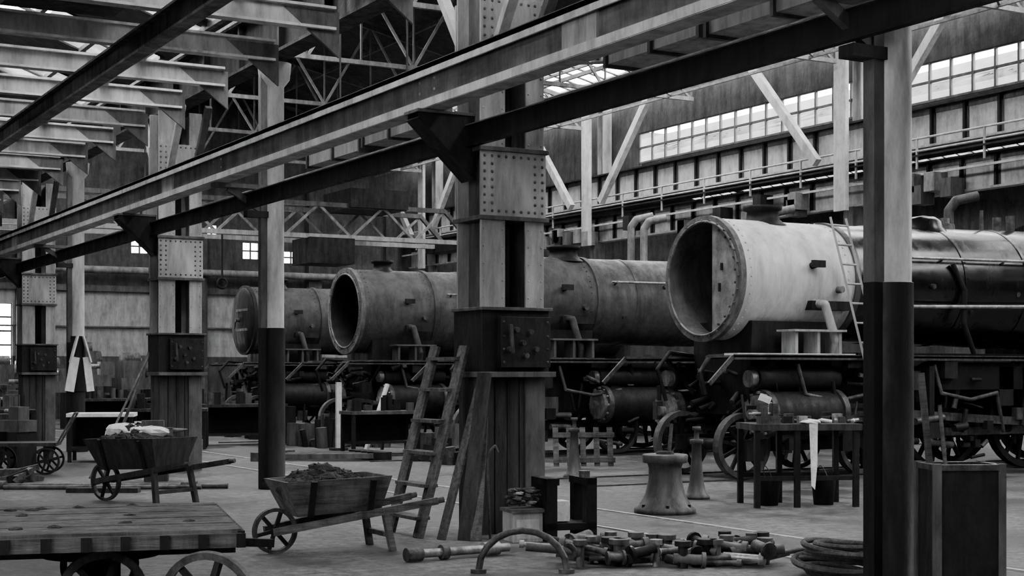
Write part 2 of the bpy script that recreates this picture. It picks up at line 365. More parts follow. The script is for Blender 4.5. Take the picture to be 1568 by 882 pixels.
b = B('crane_runway_beam')
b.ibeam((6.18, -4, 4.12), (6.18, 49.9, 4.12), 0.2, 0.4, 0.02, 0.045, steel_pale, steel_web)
b.bb(6.15, 6.21, -4, 49.9, 4.32, 4.36, steel_mid)
b.bb(6.08, 6.1, -4, 49.9, 4.22, 4.32, steel_pale); b.bb(6.07, 6.1, -4, 49.9, 3.925, 4.0, steel_pale)
pts = [(6.17-.012, y, z) for y in (7.1, 12.3, 12.6, 18.3, 18.6, 22.7, 23) for z in (4.0, 4.1, 4.2)]
b.rivets(pts, (-1,0,0), .016, steel_light)
for y in (9.8, 20.6, 31): b.bb(6.145, 6.17, y-.25, y+.25, 3.98, 4.26, steel_light)
b.finish()
b = B('lower_tie_beam')
b.bb(6.53, 6.55, -4, 49.9, 3.59, 3.8, steel_black); b.bb(6.49, 6.53, -4, 49.9, 3.79, 3.8, steel_mid); b.bb(6.49, 6.53, -4, 49.9, 3.59, 3.61, steel_black)
b.finish()
b = B('ventilation_duct')
for y0, y1, dz in ((6.0, 8.1, 0), (8.2, 9.9, 0), (10.0, 11.4, .02), (15.3, 16.8, 0), (16.9, 18.6, -.04), (25, 28, 0)):
    b.bb(7.45, 7.85, y0, y1, 4.27+dz, 4.66+dz, steel_light)
    for k in range(3):
        y = y0+(y1-y0)*k/2; b.bb(7.42, 7.88, y-.02, y+.02, 4.24+dz, 4.69+dz, steel_mid)
for y in (7, 9, 11.2, 16, 18, 27): b.bar((7.65, y, 4.6), (7.65, y, 8.8), .02, .02, steel_mid)
b.add([(7.44, 15.3, 4.27), (7.44, 14.9, 4.4), (7.44, 15.1, 4.75), (7.44, 15.4, 4.66)], [(0,1,2,3)], steel_pale)
b.finish()
b = B('conduit_pipe'); b.cyl((7.38, -2, 4.1), (7.38, 49, 4.1), .03, steel_mid); b.cyl((7.38, -2, 3.95), (7.38, 49, 3.95), .02, steel_mid)
b.finish()

# ------------------------------------------------------------------ far crane girder (X=24.1)
b = B('plate_crane_girder')
for z0, z1, off in ((6.42, 7.3, 0), (5.32, 6.08, -.1)):
    x = 24.1+off
    b.bb(x-.01, x+.01, 2, 49.8, z0, z1, steel_pale)
    b.bb(x-.2, x+.2, 2, 49.8, z1-.04, z1, steel_dark); b.bb(x-.12, x+.12, 2, 49.8, z0, z0+.05, steel_pale)
    b.bb(x-.03, x-.012, 2, 49.8, z1-.16, z1-.04, steel_mid)
    y = 3.0
    while y < 49.5:
        b.bb(x-.1, x-.01, y-.03, y+.03, z0+.05, z1-.04, steel_dark)
        b.bb(x-.03, x-.012, y-.08, y+.08, z0+.05, z1-.04, steel_mid); y += 0.95
b.bb(23.55, 24.0, 2, 49.8, 6.16, 6.2, steel_dark)
for z in (6.55, 6.28): b.cyl((23.6, 2, z), (23.6, 49.8, z), .025, steel_pale, seg=8)
y = 3.0
while y < 49.5:
    b.bb(23.58, 23.62, y-.02, y+.02, 5.9, 6.55, steel_pale); y += 1.9
b.bb(23.6, 23.66, 2, 49.8, 5.75, 5.8, steel_pale)
for i in range(26):
    y = random.uniform(12, 45); z = random.uniform(5.3, 5.7); b.bb(23.4, 23.8, y-.15, y+.15, z-.2, z+.2, random.choice([steel_mid, steel_dark, steel_truss]))
b.finish()
b = B('roof_support_trestles')
for yc in (4.5, 15.3, 26.15, 37.0, 47.9):
    b.ibeam((24.1, yc, 7.32), (24.1, yc, 9.25), .3, .3, .03, .03, steel_light)
    b.bar((23.85, yc, 0), (23.85, yc, 5.3), .34, .3, steel_mid)
    b.bb(23.42, 23.52, yc-.2, yc+.2, 5.2, 9.2, steel_pale)
    for s in (-1, 1):
        b.bar((23.45, yc+s*.8, 6.4), (23.45, yc+s*3.3, 9.15), .16, .2, steel_pale)
b.bb(23.4, 23.6, 2, 49.8, 9.05, 9.25, steel_mid)
b.finish()

b = B('roof_trusses')
top = lambda x: (8.85+(x-7.1)*2.3/8.5) if x < 15.6 else (11.15-(x-15.6)*1.9/8.5)
for yc in (9.9, 15.3, 20.7, 26.15, 31.6, 37.0, 42.4, 47.6):
    zb = 8.6
    b.bar((7.2, yc, zb), (23.3, yc, zb), .1, .1, steel_truss)
    b.bar((7.2, yc, 8.75), (15.6, yc, 11.0), .1, .12, steel_mid); b.bar((15.6, yc, 11.0), (23.9, yc, 9.2), .1, .12, steel_mid)
    xs = [7.3+i*1.33 for i in range(13)]
    for i in range(12):
        x0, x1 = xs[i], xs[i+1]
        if i % 2 == 0: b.bar((x0, yc, zb), (x1, yc, top(x1)-.1), .05, .06, steel_truss)
        else: b.bar((x0, yc, top(x0)-.1), (x1, yc, zb), .05, .06, steel_truss)
        b.bar((x1, yc, zb), (x1, yc, top(x1)-.1), .04, .04, steel_mid)
for x in (9, 11, 13, 15.2, 17.5, 19.7, 21.8, 23.4):
    b.bar((x, 2, top(x)-.14), (x, 49.8, top(x)-.14), .08, .1, steel_mid)
for x in (10.5, 15.6, 20.5, 22.5): b.bar((x, 2, 8.6), (x, 49.8, 8.6), .06, .06, steel_truss)
for y in (15.3, 20.7, 26.15, 31.6, 37):
    b.bar((15.6, y, 8.62), (22.5, y+5.3, 8.62), .05, .05, steel_truss); b.bar((22.5, y, 8.62), (15.6, y+5.3, 8.62), .05, .05, steel_mid)
b.finish()

b = B('overhead_travelling_crane')
for y in (43.6, 45.4):
    b.bar((7.6, y, 5.75), (23.2, y, 5.75), .2, .14, steel_light); b.bar((9.0, y, 6.75), (22.2, y, 6.75), .15, .14, steel_mid)
    b.bar((7.6, y, 5.75), (9.0, y, 6.75), .12, .12, steel_mid); b.bar((23.2, y, 5.75), (22.2, y, 6.75), .12, .12, steel_mid)
    for i in range(12):
        x0 = 9+i*1.1; x1 = x0+1.1
        b.bar((x0, y, 5.75 if i % 2 else 6.75), (x1, y, 6.75 if i % 2 else 5.75), .07, .08, steel_truss)
b.bb(18.8, 20.8, 43.4, 45.6, 6.7, 7.3, steel_dark); b.bb(17.4, 18.9, 43.3, 44.8, 4.9, 5.7, steel_dark)
b.cyl((15, 44.5, 6.6), (15, 44.5, 4.4), .03, steel_dark); b.torus((15, 44.5, 4.25), (0,1,0), .15, .04, steel_dark)
for x in (7.9, 23.0): b.bb(x-.3, x+.3, 43, 46, 5.55, 5.85, steel_dark)
b.finish()
b = B('steam_pipe_risers')
for x, y, zt in ((22.6, 33.4, 5.7), (22.6, 32.8, 5.6), (22.9, 28.0, 5.4), (22.8, 22.2, 5.1)):
    b.path([(x, y, 0), (x, y, zt-.3), (x+.1, y-.1, zt-.1), (x+.5, y-.3, zt)], .1, steel_truss if y > 25 else steel_mid, 14)
b.finish()

b = B('floor_tramway_rails')
for x in (7.95, 8.95): b.bb(x-.022, x+.022, -2, 49, 0, .012, steel_pale)
for yy in (17.4, 23.9, 30.35, 36.9):
    for s in (-.72, .72): b.bb(10.4, 23.4, yy+s-.035, yy+s+.035, 0, .02, iron_worn)
b.finish()

# ------------------------------------------------------------------ locomotives
def loco(Y, R, zc, msb, mb, Ls=2.1, chim=1.1, chr_=.24, half=False, Rb=None, dome=True, door=False, ringw=.12, rb2=None, co=0.0, brd=1.74, front=-.45, mring=None):
    b = B('steam_locomotive', (13.0, Y, 0)); rnd = random.Random(int(Y*10))
    Rb = Rb or R; rb2 = rb2 or Rb*1.08; mring = mring or msb
    ri = R-ringw
    b.lathe((0,0,zc), (1,0,0), [(0, ri), (0, R+.03), (.09, R+.03), (.09, R)], mring, 64, False)
    b.lathe((0,0,zc), (1,0,0), [(.09, R), (Ls, R)], msb, 64)
    b.lathe((0,0,zc), (1,0,0), [(Ls, R), (Ls, R+.03), (Ls+.1, R+.03), (Ls+.1, Rb)], sb_mid, 64, False)
    b.lathe((0,0,zc), (1,0,0), [(Ls-.1, ri), (0, ri)], steel_mid if half else steel_dark, 64)
    b.lathe((0,0,zc), (1,0,0), [(Ls-.1, 0), (Ls-.1, ri)], steel_dark, 64, False)
    b.torus((0.0,0,zc), (1,0,0), ri+.01, .02, mring, 64)
    for i in range(28):
        a = 2*math.pi*i/28; rr = (R+ri)/2
        b.cyl((0, rr*math.cos(a), zc+rr*math.sin(a)), (-.025, rr*math.cos(a), zc+rr*math.sin(a)), .014, mring, seg=6)
    for xx in (.2, Ls-.12):
        for i in range(44):
            a = 2*math.pi*i/44
            p = Vector((xx, R*math.cos(a), zc+R*math.sin(a))); n = Vector((0, math.cos(a), math.sin(a)))
            b.cyl(p, p+n*.012, .014, msb, seg=6)
    b.cyl((chim, 0, zc-ri), (chim, 0, zc-.15), .16, steel_dark); b.cyl((chim, 0, zc+.15), (chim, 0, zc+ri), .2, steel_dark, .16)
    for i in range(-4, 5):
        for j in range(-4, 5):
            if i*i+j*j < 17: b.cyl((Ls-.1, i*.12, zc+j*.12), (Ls-.13, i*.12, zc+j*.12), .035, iron_worn, seg=8)
    if door:
        b.lathe((0,0,zc), (-1,0,0), [(0, R-.03), (.03, R-.06), (.07, R*.7), (.11, R*.3), (.12, 0)], mring, 48)
        for zz in (-.25, .25): b.bar((-.12, -R*.75, zc+zz), (-.12, R*.2, zc+zz), .03, .06, iron_worn)
        b.cyl((-.1,0,zc), (-.22,0,zc), .05, iron_worn); b.bar((-.2,0,zc), (-.2,.12,zc-.22), .03, .03, iron_worn)
    if half:
        yc = .2; n = 30; vs = []; amax = math.acos(yc/ri)
        for x in (.03, .06):
            for i in range(n+1):
                a = -amax+2*amax*i/n
                vs.append((x, -ri*math.cos(a)*.99, zc+ri*math.sin(a)*.99))
        fs = [list(range(n+1)), list(range(2*n+1, n, -1))]
        for i in range(n): fs.append((i, i+n+1, i+n+2, i+1))
        fs.append((n, 2*n+1, n+1, 0)); b.add(vs, fs, half_plate)  # plain grey disc segment set across one side of the opening
        for i in range(10):
            a = -amax*.9+2*amax*.9*(i+.5)/10
            b.cyl((.03, -(ri-.05)*math.cos(a), zc+(ri-.05)*math.sin(a)), (.0, -(ri-.05)*math.cos(a), zc+(ri-.05)*math.sin(a)), .018, iron_worn, seg=6)
        b.bb(.0, .03, -.45, -.42, zc+.1, zc+.2, steel_dark); b.bb(.0, .03, -.4, -.37, zc-.2, zc-.08, steel_dark)
    zb = zc
    b.lathe((0,0,zb), (1,0,0), [(Ls+.1, Rb), (6.8, rb2)], mb, 64)
    for xx in (Ls+.9, Ls+2.2, Ls+3.5):
        f = (xx-Ls-.1)/(6.7-Ls); rr = Rb+(rb2-Rb)*f
        b.lathe((0,0,zb), (1,0,0), [(xx-.035, rr), (xx-.03, rr+.012), (xx+.03, rr+.012), (xx+.035, rr)], mb, 64, False)
    hw = rb2+.06; b.bb(6.8, 9.2, -hw, hw, 1.75, zb+.35, mb)
    b.lathe((6.8,0,zb+.1), (1,0,0), [(0, 0), (0, hw), (2.4, hw), (2.4, 0)], mb, 48, False)
    b.bb(9.2, 9.25, -1.3, 1.3, 1.75, 3.6, mb); b.bb(9.2, 10.3, -1.32, -1.28, 1.75, 3.3, mb); b.bb(9.2, 10.3, 1.28, 1.32, 1.75, 3.3, mb)
    b.lathe((9.1,0,2.3), (1,0,0), [(0,1.68),(1.2,1.68),(1.2,1.72),(0,1.72),(0,1.68)], mb, 24, False, math.radians(38), math.radians(142))
    t = zc+R
    b.lathe((chim,0,t-.08), (0,0,1), [(0, chr_+.16), (.06, chr_+.05), (.12, chr_), (.22, chr_-.01), (.24, chr_+.04), (.3, chr_+.05), (.3, chr_-.05), (.05, chr_-.06)], steel_black, 32)
    if dome:
        f = (4.3-Ls)/(6.7-Ls); tz = zb+Rb+(rb2-Rb)*f
        b.lathe((4.3,0,tz-.1), (0,0,1), [(0,.42),(.1,.33),(.2,.3),(.27,.2),(.3,0)], mb, 32)
        for yy in (-.14, .14): b.cyl((6.1, yy, zb+rb2-.05), (6.1, yy, zb+rb2+.22), .07, iron_worn)
        b.cyl((5.6, 0, zb+rb2-.1), (5.6, 0, zb+rb2+.3), .03, iron_worn)
        b.lathe((5.0,.25,zb+rb2-.1), (0,0,1), [(0,.2),(.16,.18),(.18,.1),(.26,.1),(.27,0)], iron_worn, 20)
    for s in (-1, 1):
        a = math.radians(22)
        y1 = s*(Rb+.08)*math.cos(a); zz = zc+(Rb+.08)*math.sin(a)
        b.cyl((Ls+.3, y1, zz), (6.8, s*(rb2+.08)*math.cos(a), zc+(rb2+.08)*math.sin(a)), .022, iron_bright, seg=8)
        for k in range(4):
            xx = Ls+.4+k*1.3; b.cyl((xx, s*(Rb-.05), zz-.04), (xx, y1*1.03, zz), .02, iron_worn, seg=8)
    for k in range(5):
        xx = Ls+.6+k*.9; a = rnd.uniform(-.5, .5)
        b.cyl((xx, -(Rb-.05)*math.cos(a), zc+(Rb-.05)*math.sin(a)), (xx, -(Rb+.08)*math.cos(a), zc+(Rb+.08)*math.sin(a)), .04, iron_worn, seg=10)
    if half:
        b.cyl((Ls+.5, -Rb-.1, zc-.38), (6.9, -rb2-.1, zc-.3), .03, iron_bright, seg=10)
        b.path([(4.0, -Rb-.05, zc+.3), (4.2, -Rb-.1, zc-.1), (4.2, -Rb-.08, zc-.6), (4.5, -Rb, 1.8)], .04, steel_dark)
    b.cyl((Ls*.62, -R*.97, zc+.18), (Ls*.62, -R-.1, zc+.2), .05, steel_dark); b.bb(Ls*.62-.1, Ls*.62+.12, -R-.14, -R-.08, zc+.15, zc+.25, steel_dark)
    b.cyl((Ls*.85, -R*.97, zc-.15), (Ls*.85, -R-.08, zc-.15), .05, iron_bright if half else iron_worn)
    b.path([(Ls*.66, -R*.9, zc-.35), (Ls*.66, -R-.16, zc-.38), (Ls*.74, -R-.2, zc-.9), (Ls*.76, -R-.1, 1.76)], .065, sb_mid if not half else steel_light)
    b.bb(Ls*.6, Ls*.95, -R-.03, -R*.8, zc-.45, zc-.32, steel_dark)
    vs = []
    for x in (.35, 1.85):
        vs += [(x,-.62,1.2),(x,.62,1.2),(x,.7,zc-R*.7),(x,-.7,zc-R*.7)]
    b.add(vs, [(0,1,2,3),(7,6,5,4),(0,4,5,1),(1,5,6,2),(2,6,7,3),(3,7,4,0)], steel_dark)
    for s in (-1, 1):
        ya, yb = (.68, 1.32)
        b.bb(front, 9.2, s*ya, s*yb, brd-.03, brd, steel_mid)
        b.bb(front, 9.2, s*(yb-.02), s*yb, brd-.06, brd+.015, iron_worn)
        b.bb(front+.1, 2.2+front, s*(yb-.35), s*(yb-.05), brd, brd+.03, paper if (half and s < 0) else iron_worn)
        for xx in (.75, 1.15, 1.55):
            b.bb(xx, xx+.05, s*.85, s*1.15, brd, brd+.34, steel_mid if not half else steel_light)
        b.bb(.7, 1.65, s*.8, s*1.2, brd+.34, brd+.37, steel_mid if not half else steel_light)
        for k in range(6): b.bar((.3+k*1.6, s*.6, 1.2), (.3+k*1.6, s*1.28, brd-.05), .04, .06, steel_dark)
        b.bar((front, s*(yb-.03), brd-.02), (front-.4, s*(yb-.03), 1.35), .03, .06, iron_worn)
        b.bb(.35, 9.4, s*.58, s*.62, .75, 1.6, steel_dark)
        cx = co
        b.cyl((.55+cx, s*1.08, .93), (1.75+cx, s*1.08, .93), .31, steel_dark, seg=32)
        for x0, x1, rr, mm in ((.47, .56, .34, iron_worn), (1.74, 1.83, .34, iron_worn), (.4, .48, .26, iron_bright), (.3, .42, .07, iron_bright)): b.cyl((x0+cx, s*1.08, .93), (x1+cx, s*1.08, .93), rr, mm, seg=32)
        for i in range(12):
            a = 2*math.pi*i/12; b.cyl((.47+cx, s*1.08+.3*math.cos(a), .93+.3*math.sin(a)), (.43+cx, s*1.08+.3*math.cos(a), .93+.3*math.sin(a)), .022, iron_bright, seg=6)
        b.cyl((.45+cx, s*.98, 1.42), (1.9+cx, s*.98, 1.42), .17, steel_dark, seg=24); b.cyl((.35+cx, s*.98, 1.42), (.46+cx, s*.98, 1.42), .12, iron_bright, seg=16)
        for z in (.83, 1.03): b.bar((1.8+cx, s*1.08, z), (3.3+cx, s*1.08, z), .08, .06, iron_worn)
        b.bar((3.2+cx, s*1.12, .9), (5.6+cx, s*1.15, .75), .06, .12, iron_worn); b.bar((3.6, s*1.0, .62), (7.4, s*1.0, .62), .06, .12, iron_worn)
        for xx in (.15, 2.35): b.wheel((xx, s*.72, .48), (0,s*1,0), .46, .13, steel_dark, 10, .07, .1, .045, .0, steel_mid)
        for xx in (3.9, 5.75, 7.6): b.wheel((xx, s*.74, .86), (0,s*1,0), .84, .14, steel_black, 16, .09, .16, .05, .0, steel_dark)
        b.bb(-.1, 2.6, s*.5-.03, s*.5+.03, .38, .6, steel_dark)
        b.bb(3.2, 3.3, s*.62, s*1.25, .55, 1.6, steel_dark); b.bb(4.7, 5.0, s*.66, s*1.2, 1.0, 1.6, steel_dark)
        b.bb(5.3, 7.1, s*.95, s*1.25, 1.0, 1.66, steel_dark); b.cyl((7.3, s*1.1, 1.25), (8.8, s*1.1, 1.25), .24, steel_dark, seg=20)
        b.bb(3.4, 5.2, s*1.0, s*1.2, 1.25, 1.66, steel_black)
        for k in range(130):
            x = rnd.uniform(-.1, 8.8); z = rnd.uniform(.2, 1.62); y = s*rnd.uniform(.85, 1.3); l = rnd.uniform(.1, .6); r = rnd.uniform(.015, .06)
            mm = rnd.choice([steel_dark, steel_dark, iron_worn, steel_mid, iron_bright if k % 9 == 0 else steel_dark])
            if k % 3 == 0: b.cyl((x, y, z), (x+l, y, z+rnd.uniform(-.1, .1)), r, mm, seg=8)
            elif k % 3 == 1: b.cyl((x, y, z), (x+rnd.uniform(-.1, .1), y, min(1.66, z+l)), r*.7, mm, seg=8)
            else: b.bb(x, x+l*.5, y-.05, y+.05, z, min(1.68, z+l*.5), mm)
        for k in range(3):
            x = rnd.uniform(.2, 1.2)+k*2.4
            b.path([(x, s*1.2, 1.62), (x+.1, s*1.25, 1.2), (x+.7, s*1.25, 1.1), (x+1.3, s*1.2, 1.2), (x+1.5, s*1.15, .6)], .03, iron_worn, 8)
    for xx in (.15, 2.35): b.cyl((xx, -.72, .48), (xx, .72, .48), .08, steel_dark)
    for xx in (3.9, 5.75, 7.6): b.cyl((xx, -.74, .86), (xx, .74, .86), .1, steel_dark)
    b.bb(.36, .42, -.6, .6, .9, 1.5, steel_dark)
    b.bb(2.5, 9.3, -.5, .5, .5, 1.8, steel_black)
    for k in range(22):
        y = rnd.uniform(-.65, .65); z = rnd.uniform(.7, 1.7); b.cyl((.36, y, z), (.36-rnd.uniform(.05, .35), y+rnd.uniform(-.1, .1), z+rnd.uniform(-.15, .1)), rnd.uniform(.015, .05), rnd.choice([iron_worn, steel_dark]), seg=8)
    b.path([(.2, -.5, 1.75), (-.25, -.5, 1.72), (-.45, -.55, 1.5), (-.4, -.6, 1.2)], .035, steel_dark); b.path([(.2, .5, 1.75), (-.25, .45, 1.8), (-.5, .4, 1.55), (-.35, .4, 1.1)], .03, steel_dark)
    return b.finish()

loco(17.4, .876, 2.85, sb_light, boiler_black, half=True, rb2=.98, ringw=.07, mring=sb_ring, co=-.3)
loco(23.9, .80, 2.84, sb_mid, sb_mid2, Ls=1.9, chim=1.65, chr_=.27, dome=False, rb2=.85, co=1.3)
loco(30.35, .915, 2.85, sb_mid2, sb_mid2, Ls=1.75, chim=.9, chr_=.2, dome=False, ringw=.12, rb2=1.0, mring=sb_ring)
loco(36.9, .86, 2.85, sb_mid, sb_mid2, Ls=1.8, chim=.9, dome=False, rb2=.95, door=True, mring=steel_dark)

def ladder(name, p0, p1, width_dir, w, n, m, rw=.05, rh=.03, tread=None):
    p0 = Vector(p0); p1 = Vector(p1); wd = Vector(width_dir).normalized()*w
    b = B(name, p0); q = p1-p0
    b.bar((0,0,0), q, rw, rh, m); b.bar(wd, wd+q, rw, rh, m)
    for i in range(n):
        a = q*((i+.6)/n)
        if tread: b.box(a+wd/2, (tread if abs(wd.x) < abs(wd.y) else w, w if abs(wd.x) < abs(wd.y) else tread, .03), m)
        else: b.cyl(a, a+wd, .016, m, seg=8)
    return b.finish()
ladder('wooden_ladder', (14.9, 15.95, 1.2), (14.5, 16.38, 3.72), (1, .15, 0), .34, 9, steel_light)
ladder('wooden_step_ladder', (5.98, 12.28, 0.0), (6.5, 12.36, 1.75), (0, 1, 0), .6, 6, wood_mid, .13, .035, .15)
b = B('leaning_planks', (6.2, 12.1, 0))
b.bar((-.1, -.05, 0), (.34, .05, 1.35), .1, .025, wood_mid); b.bar((.06, -.2, 0), (.345, -.05, 1.5), .14, .03, wood_dark); b.bar((.12, -.3, 0), (.35, .0, 1.1), .1, .025, wood_mid)
b.finish()

# ------------------------------------------------------------------ wheelbarrows
def barrow(loc, rz, s, mbody, heap_m, jit, ragtop=False):
    b = B('wooden_wheelbarrow', loc, rz)
    R = .2*s
    b.wheel((0, 0, R), (0,1,0), R, .05, steel_dark, 6, .03, .04, .03, 0, iron_worn)
    b.cyl((0,-.14*s,R), (0,.14*s,R), .02, steel_dark)
    for k in (-1, 1):
        b.bar((-.05, k*.13*s, R), (1.42*s, k*.3*s, .43*s), .045, .06, mbody)
        b.cyl((1.25*s, k*.28*s, .40*s), (1.48*s, k*.31*s, .44*s), .025, mbody)
        b.bar((.93*s, k*.24*s, .38*s), (1.0*s, k*.27*s, 0.0), .05, .06, mbody)
    b.bar((.98*s,-.26*s,.14*s), (.98*s,.26*s,.14*s), .04, .04, mbody)
    x0, x1 = .14*s, .92*s; zb, zt = .33*s, .64*s; wb, wt = .2*s, .31*s; f0, f1 = .0*s, .98*s
    bt = [(x0,-wb,zb),(x1,-wb,zb+.04),(x1,wb,zb+.04),(x0,wb,zb)]; tp = [(f0,-wt,zt),(f1,-wt,zt+.03),(f1,wt,zt+.03),(f0,wt,zt)]
    c = Vector((.48*s, 0, .5*s))
    ins = lambda p: c+(Vector(p)-c)*.93
    vs = bt+tp+[ins(p) for p in bt]+[ (ins(p)[0], ins(p)[1], p[2]) for p in tp]
    fs = [(0,3,2,1),(0,1,5,4),(1,2,6,5),(2,3,7,6),(3,0,4,7),(8,9,10,11),(12,13,9,8),(13,14,10,9),(14,15,11,10),(15,12,8,11),(4,5,13,12),(5,6,14,13),(6,7,15,14),(7,4,12,15)]
    b.add(vs, fs, mbody)
    for xx in (.25*s, .8*s): b.bar((xx, -wb-.02, zb), (xx, -wt-.01, zt), .05, .02, steel_dark)
    for i in range(90):
        a = random.uniform(-.8, .8); xx = .42*s+a*.4*s; yy = random.uniform(-.2, .2)*s
        h = zt-.03+.17*s*(1-abs(a))*(1-abs(yy)/(.28*s)); r = random.uniform(.02, .06)*s
        b.ball((xx, yy, h-.02), (r*1.3, r, r), heap_m, 6, 4, jit)
    b.ball((.45*s, 0, zt-.08), (.42*s, .26*s, .16*s), heap_m, 12, 6, .08)
    if ragtop:
        b.ball((.3*s,-.02,zt+.08), (.3,.16,.1), rag, 14, 8, .12); b.ball((.62*s,.05,zt+.08), (.24,.15,.07), rag, 12, 6, .15)
    return b.finish()
barrow((4.43, 11.80, 0), -2, .95, wood_mid, coal, .3)
barrow((4.55, 17.7, 0), -62, 1.15, wood_dark, coal, .3, True)

b = B('flatbed_trolley', (1.80, 9.32, 0), -13.5)
L, Wd, zt = 2.6, 1.85, .62
n = 9
for i in range(n):
    y0 = -Wd/2+i*Wd/n; b.bb(-L/2, L/2, y0+.003, y0+Wd/n-.003, zt-.05-.003*(i % 3), zt-.004*(i % 2), wood_mid)
for s in (-1, 1):
    b.bb(-L/2, L/2, s*Wd/2-.03, s*Wd/2+.03, zt-.1, zt-.02, wood_mid); b.bb(s*L/2-.02, s*L/2+.02, -Wd/2, Wd/2, zt-.1, zt-.01, steel_dark)
    b.bb(-L/2, L/2, s*.55-.05, s*.55+.05, zt-.17, zt-.06, wood_dark)
    for xx in (-.85, .55):
        b.wheel((xx, s*.72, .25), (0,1,0), .25, .07, steel_dark, 6, .045, .06, .035, 0, iron_worn)
        b.bb(xx-.1, xx+.1, s*.55-.05, s*.55+.05, .2, zt-.16, steel_dark)
for i in range(13):
    xx = -L/2+.05+i*.21; b.bb(xx, xx+.05, -Wd/2-.045, -Wd/2-.03, zt-.1, zt-.02, steel_dark)
for xx in (-.85, .55): b.cyl((xx,-.75,.25), (xx,.75,.25), .03, steel_dark)
b.torus((.55, 0, .42), (0,0,1), .35, .03, steel_dark)
b.bar((L/2, 0, .45), (L/2+.3, .1, .42), .06, .05, steel_dark)
for i in range(24): b.ball((random.uniform(-1.1,1.1), random.uniform(-.7,.8), zt), (.04,.03,.012), coal, 6, 4, .2)
b.finish()
b = B('loose_spoked_wheel', (2.6, 7.95, 0), -35)
b.wheel((0,0,.27), (0,1,.12), .26, .05, steel_dark, 6, .04, .05, .035, 0, iron_worn); b.bar((.1,.1,.0),(.05,.3,.3),.05,.05,steel_dark); b.finish()

b = B('cast_iron_capstan_stand', (9.37, 13.2, 0))
b.lathe((0,0,0), (0,0,1), [(0,.0),(0,.33),(.05,.33),(.08,.28),(.2,.215),(.35,.18),(.48,.175),(.53,.19),(.54,.24),(.62,.245),(.63,.23),(.63,0)], steel_mid, 40)
b.lathe((0,0,.63), (0,0,1), [(0,.1),(.03,.09),(.03,0)], steel_dark, 24)
b.cyl((.05,0,.6),(.12,.05,.95),.02,iron_worn)
for i in range(6):
    a = i*math.pi/3; b.cyl((.28*math.cos(a), .28*math.sin(a), .05), (.28*math.cos(a), .28*math.sin(a), .1), .02, steel_dark, seg=6)
b.finish()
def jack(loc, h):
    b = B('bottle_screw_jack', loc)
    b.lathe((0,0,0), (0,0,1), [(0,0),(0,.16),(.03,.16),(.06,.12),(.2,.085),(.5*h,.065),(.75*h,.055),(.76*h,.08),(.82*h,.08),(.83*h,.03),(.95*h,.03),(.95*h,.05),(h,.05),(h,0)], steel_mid, 28)
    b.finish()
jack((10.75, 14.5, 0), .86); jack((11.4, 18.3, 0), .86)

b = B('fitters_workbench', (11.25, 13.25, 0), -22)
b.bb(-.62, .62, -.38, .38, .86, .93, wood_dark)
for x in (-.58, -.12, .56):
    for y in (-.33, .33): b.bb(x-.03, x+.03, y-.03, y+.03, 0, .86, steel_dark)
b.bb(-.6, .6, -.34, -.31, .3, .35, steel_dark); b.bb(-.6, .6, .31, .34, .3, .35, steel_dark)
b.bb(-.52, -.3, -.3, -.1, .93, 1.02, iron_worn); b.bb(-.5, -.44, -.28, -.12, 1.02, 1.16, iron_worn); b.bb(-.38, -.32, -.28, -.12, 1.02, 1.16, iron_worn); b.cyl((-.6, -.2, 1.04), (-.3, -.2, 1.04), .02, iron_bright); b.cyl((-.6, -.3, 1.04), (-.6, -.1, 1.04), .012, iron_bright)
b.box((-.45,-.2,1.21), (.12,.08,.08), rag, Matrix.Rotation(.4,3,'Y'))
for i in range(30):
    x = random.uniform(-.25, .55); y = random.uniform(-.3, .3); a = random.uniform(0, 3.1)
    if i % 3 == 0: b.cyl((x, y, .95), (x+.14*math.cos(a), y+.14*math.sin(a)*.5, .97), .02, random.choice([iron_bright, iron_worn, rag]), seg=8)
    elif i % 3 == 1: b.bb(x-.05, x+.05, y-.04, y+.04, .93, .93+random.uniform(.03, .12), random.choice([iron_bright, iron_worn, steel_dark]))
    else: b.cyl((x, y, .93), (x, y, 1.0), random.uniform(.03, .06), iron_worn)
b.add([(0.0,-.385,.94),(.1,-.385,.94),(.09,-.40,.5),(.06,-.41,.2),(.02,-.40,.25),(.01,-.395,.6)], [(0,1,2,3,4,5)], rag)
b.ball((.05,-.3,.95), (.12,.1,.03), rag, 10, 6, .15)
for px in (-.35, .3):
    b.lathe((px,0,0), (0,0,1), [(0,0),(0,.11),(.3,.14),(.31,.145),(.3,.13),(.02,.1),(.02,0)], steel_dark, 20); b.torus((px,0,.32), (1,0,.3), .13, .006, iron_worn, 20, 5)
b.finish()
b = B('oil_can', (12.3, 12.95, 0)); b.lathe((0,0,0),(0,0,1),[(0,0),(0,.13),(.25,.13),(.34,.04),(.42,.035),(.42,0)],steel_dark,20); b.torus((.0,0,.36),(0,1,0),.07,.01,steel_dark,16,5); b.finish()

